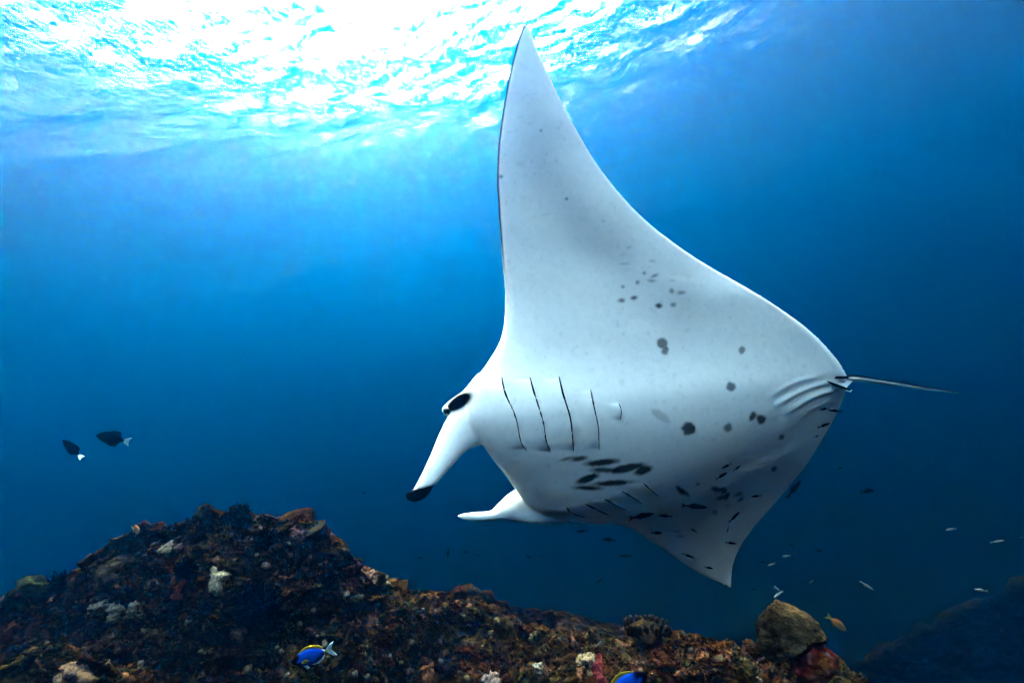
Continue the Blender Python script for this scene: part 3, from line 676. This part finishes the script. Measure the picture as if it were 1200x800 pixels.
def fish(name, prof, fins, tints, label, cat, mats, group=None):
    """prof: body outline (x, top, bottom) with nose at +.5; fins: dict name -> (outline, material)"""
    root = bpy.data.objects.new(name, None); col.objects.link(root); tag(root, label, cat, group)
    V, Fs = body_rings(prof); me = polyfaces("body", V, Fs); smooth(me); c = coords(me); set_color(me, tints(c)); link("body", me, mats["body"], root)
    for fname, lst in fins.items():
        for outline, mk, y_ in lst:
            V, Fs = fin_prism(outline, .006); V = [(x, y+y_, z) for x, y, z in V]; me = polyfaces(fname, V, Fs); link(fname, me, mats[mk], root)
    for s_ in (-1, 1):
        ex = prof[2][0]-.04; ez = (prof[2][1]*.5+prof[2][2]*.5)+.06; bm = bmesh.new(); bmesh.ops.create_uvsphere(bm, u_segments=10, v_segments=8, radius=.024)
        for v in bm.verts: v.co += Vector((ex, s_*(prof[2][1]-prof[2][2])*.5*.32*.8, ez))
        me = bpy.data.meshes.new("eye"); bm.to_mesh(me); bm.free(); smooth(me); link("eye", me, mats["eye"], root)
    return root
FM = {"eye": mat_plain("fish_eye", (.001, .001, .0012), .2, .1), "body": mat_tint("fish_scales", .7, .25, 30, 0.0), "yellow": mat_plain("yellow_fin", (.22, .17, .02), .5, .25, 9),
      "white": mat_plain("white_fin", (.42, .45, .46), .5, .1, 9), "pale": mat_plain("pale_blue_fin", (.25, .38, .46), .5, .2, 9), "black": mat_plain("black_fin", (.0005, .0005, .0007), .6, .3, spec=0), "orange": mat_plain("orange_fin", (.20, .07, .012), .5, .3, 9)}
TANG = [(.5, .005, -.02), (.47, .06, -.07), (.40, .13, -.14), (.30, .20, -.20), (.15, .255, -.245), (0, .275, -.26), (-.15, .255, -.245), (-.28, .19, -.19), (-.38, .10, -.10), (-.44, .055, -.055), (-.5, .05, -.05)]
def tang_tint(c):
    x, z = c[:, 0], c[:, 2]; col_ = np.tile(np.array([.004, .055, .42]), (len(c), 1))
    f_ = np.clip((x-.30+.25*np.abs(z))/.02, 0, 1)[:, None]; col_ = col_*(1-f_)+np.array([.0015, .002, .012])*f_
    w_ = (np.clip(1-np.abs(x-.34+.35*(z+.1))/.035, 0, 1)*(z < -.05))[:, None]; col_ = col_*(1-w_)+np.array([.7, .75, .8])*w_
    y_ = np.clip((-x-.40)/.03, 0, 1)[:, None]; col_ = col_*(1-y_)+np.array([.2, .18, .025])*y_
    return col_
def tang(px, py, d, ang, yaw, L, label):
    fins = {"dorsal_fin": [([(.28, .195), (.20, .275), (.05, .345), (-.12, .35), (-.30, .285), (-.41, .16), (-.36, .10), (-.2, .22), (0, .265), (.16, .24)], "yellow", 0)],
            "anal_fin": [([(.05, -.25), (-.06, -.31), (-.20, -.31), (-.33, -.23), (-.40, -.12), (-.36, -.08), (-.22, -.2), (-.06, -.245)], "white", 0)],
            "tail_fin": [([(-.48, .05), (-.62, .20), (-.72, .24), (-.63, .06), (-.61, 0), (-.63, -.06), (-.72, -.24), (-.62, -.20), (-.48, -.05)], "pale", 0)],
            "pectoral_fin": [([(.22, -.02), (.10, .03), (.02, -.04), (.08, -.10), (.2, -.07)], "yellow", .088), ([(.22, -.02), (.10, .03), (.02, -.04), (.08, -.10), (.2, -.07)], "yellow", -.088)],
            "pelvic_fin": [([(.22, -.21), (.14, -.36), (.08, -.34), (.12, -.23)], "white", .02)]}
    o = fish("tang", TANG, fins, tang_tint, label, "fish", FM); orient(o, px, py, d, ang, yaw, L); return o
tang(363, 769, 1.72, 192, 12, .135, "blue tang with yellow back fin swimming over the reef, its tail toward the crest")
tang(737, 801, 1.62, 38, 8, .16, "blue tang cut off by the bottom edge of the view, nose pointing up")
TRIG = [(.5, .01, -.01), (.46, .06, -.05), (.38, .14, -.12), (.25, .23, -.20), (.08, .29, -.27), (-.1, .30, -.28), (-.25, .23, -.22), (-.38, .11, -.11), (-.46, .06, -.06), (-.5, .055, -.055)]
def dark_fish(px, py, d, ang, yaw, L, label, tailm, roll=0):
    fins = {"dorsal_fin": [([(.1, .28), (-.05, .36), (-.28, .36), (-.38, .12), (-.2, .22)], "black", 0)], "anal_fin": [([(.05, -.27), (-.08, -.35), (-.28, -.34), (-.38, -.12), (-.2, -.21)], "black", 0)],
            "tail_fin": [([(-.47, .055), (-.62, .17), (-.72, .2), (-.66, 0), (-.72, -.2), (-.62, -.17), (-.47, -.055)], tailm, 0)], "pectoral_fin": [([(.2, .0), (.1, .05), (.04, -.02), (.1, -.07)], "black", .09)]}
    o = fish("triggerfish", TRIG, fins, lambda c: np.tile(np.array([.0004, .0004, .0006]), (len(c), 1)), label, "fish", FM); orient(o, px, py, d, ang, yaw, L, roll); return o
dark_fish(83, 524, 2.9, 118, 20, .14, "black oval fish with white tail hanging head up in open water", "pale", -30)
dark_fish(129, 513, 2.8, 158, 25, .15, "black oval fish trailing a yellowish white tail in open water", "pale")
ANTH = [(.5, .0, -.02), (.45, .10, -.10), (.36, .19, -.19), (.2, .27, -.27), (0, .29, -.29), (-.2, .22, -.22), (-.36, .12, -.12), (-.5, .07, -.07)]
def orange_fish(px, py, d, ang, yaw, L, label):
    def tint(c):
        k = np.clip((c[:, 2]+.1)*4, 0, 1)[:, None]; return np.array([.22, .13, .065])*(1-k)+np.array([.16, .055, .012])*k
    fins = {"dorsal_fin": [([(.25, .24), (.1, .38), (-.2, .34), (-.36, .12), (-.1, .24)], "orange", 0)], "anal_fin": [([(.0, -.28), (-.12, -.37), (-.3, -.27), (-.3, -.15)], "orange", 0)],
            "tail_fin": [([(-.47, .05), (-.62, .2), (-.74, .26), (-.62, 0), (-.74, -.26), (-.62, -.2), (-.47, -.05)], "yellow", 0)]}
    o = fish("anthias", ANTH, fins, tint, label, "fish", FM); orient(o, px, py, d, ang, yaw, L); return o
orange_fish(982, 731, 2.2, -35, 45, .075, "small orange fish hovering beside the domed coral")
orange_fish(160, 620, 2.42, 15, 30, .085, "small yellow orange fish resting on the brow of the tall boulder")

# little slender fish: one mesh each (far too small to show parts)
def slender(kind):
    prof = [(.5, .0, -.01), (.44, .045, -.05), (.3, .085, -.09), (.1, .105, -.11), (-.1, .09, -.095), (-.3, .05, -.05), (-.42, .025, -.025)]
    V, Fs = body_rings(prof, 10, .6); V = list(map(tuple, V)); n0 = len(V)
    for out in ([(-.40, .025), (-.56, .11), (-.60, .10), (-.50, 0), (-.60, -.10), (-.56, -.11), (-.40, -.025)], [(.12, .10), (0, .15), (-.2, .10), (-.22, .07)], [(-.02, -.10), (-.1, -.14), (-.22, -.09), (-.2, -.07)]):
        a, b_ = fin_prism(out, .006); k = len(V); V += a; Fs += [tuple(k+i for i in f) for f in b_]
    me = polyfaces("small_fish", V, Fs); smooth(me); c = coords(me)
    t = np.clip((c[:, 2]+.03)*12, 0, 1)[:, None]
    cc = {"dark": np.array([.0012, .003, .004])*(1-t)+np.array([.0005, .0010, .0014])*t, "silver": np.array([.22, .24, .25])*(1-t)+np.array([.11, .13, .14])*t, "brown": np.array([.006, .009, .011])*(1-t)+np.array([.0006, .0010, .0013])*t}[kind]
    set_color(me, cc); me.materials.append(FM["body"]); return me
SL = {k: slender(k) for k in ("dark", "silver", "brown")}
LAB = {("dark", 1): ("tiny dark slender fish swimming close under the manta's pale belly", "small dark fish under the manta"),
       ("brown", 0): ("tiny dark brown fish drifting in the blue below the manta", "small brown fish below the manta"),
       ("silver", 0): ("tiny silver fish glinting in the deep blue water", "small silver fish in open water"),
       ("dark", 0): ("tiny dark fish silhouetted in the blue water", "small dark fish in open water")}
for kind, near, lst in (("dark", 1, [(753,604,30,8), (779,604,16,-3), (815,593,28,2), (770,624,17,-14), (851,546,13,28), (864,548,13,25), (846,557,16,28), (886,581,13,6), (861,605,18,38), (857,636,13,-5), (807,651,14,-12), (831,665,12,-18), (813,621,8,-28), (853,620,8,70), (966,479,14,8), (978,481,14,-3), (966,498,15,22), (957,511,8,10)]),
                        ("brown", 0, [(682,622,14,8), (713,632,18,-14), (733,651,14,5), (1017,575,22,0), (931,572,26,60), (703,680,12,35), (525,648,13,80), (545,646,7,0), (620,683,7,0), (619,652,9,-50), (960,645,9,5), (955,678,10,40), (928,638,8,-5), (492,653,9,0), (636,652,5,20), (665,692,8,80)]),
                        ("silver", 0, [(1114,620,13,5), (1169,634,13,22), (1016,686,14,-32), (1149,691,12,0), (912,696,16,14), (911,689,8,-40), (921,651,13,-6), (904,661,12,0), (951,681,7,30), (1197,629,4,10)]),
                        ("dark", 0, [(985,548,8,20), (427,577,6,0), (895,658,9,-8), (930,655,6,-40), (560,650,5,10), (884,690,6,20), (590,655,7,60)])):
    for i, (x_, y_, ln, an) in enumerate(lst):
        r_ = P(x_, y_, 1).normalized(); h = MBV.ray_cast(Vector((0, 0, 0)), r_)
        rr = random.Random(i*13+len(lst))
        if near and h[0] is not None: dpt = -(CR.transposed() @ h[0]).z-.10-.08*rr.random()
        else: dpt = rr.uniform(2.0, 2.9)
        o = link("small_fish", SL[kind]); flip = rr.random() < .5
        orient(o, x_, y_, dpt, an+(180 if flip else 0), rr.uniform(-25, 25), ln/F*dpt/1.05)
        lab, grp = LAB[(kind, near)]
        if near:
            lab, grp = (("tiny dark slender fish beside the manta's tail root", "dark fish by the tail") if x_ > 940 else ("tiny dark slender fish below the manta's far gill slits", "dark fish by the gills") if x_ < 790 else
                        ("tiny dark slender fish under the manta's far wing tip", "dark fish by the far wing tip") if y_ > 612 else ("tiny dark slender fish against the middle of the manta's far wing", "dark fish by the far wing"))
        elif kind == "brown":
            lab, grp = (("tiny dark fish drifting in open blue behind the manta's far wing", "dark fish behind the far wing") if x_ > 860 else ("tiny dark fish just below the manta's belly edge", "dark fish below the belly") if x_ > 670 else ("tiny dark fish over the reef crest below the manta's head", "dark fish below the head"))
        elif kind == "silver":
            lab, grp = (("tiny silver fish glinting above the domed coral", "silver fish above the domed coral") if x_ < 1000 else ("tiny silver fish glinting over the dim reef slope", "silver fish over the slope"))
        tag(o, lab, "fish", grp)
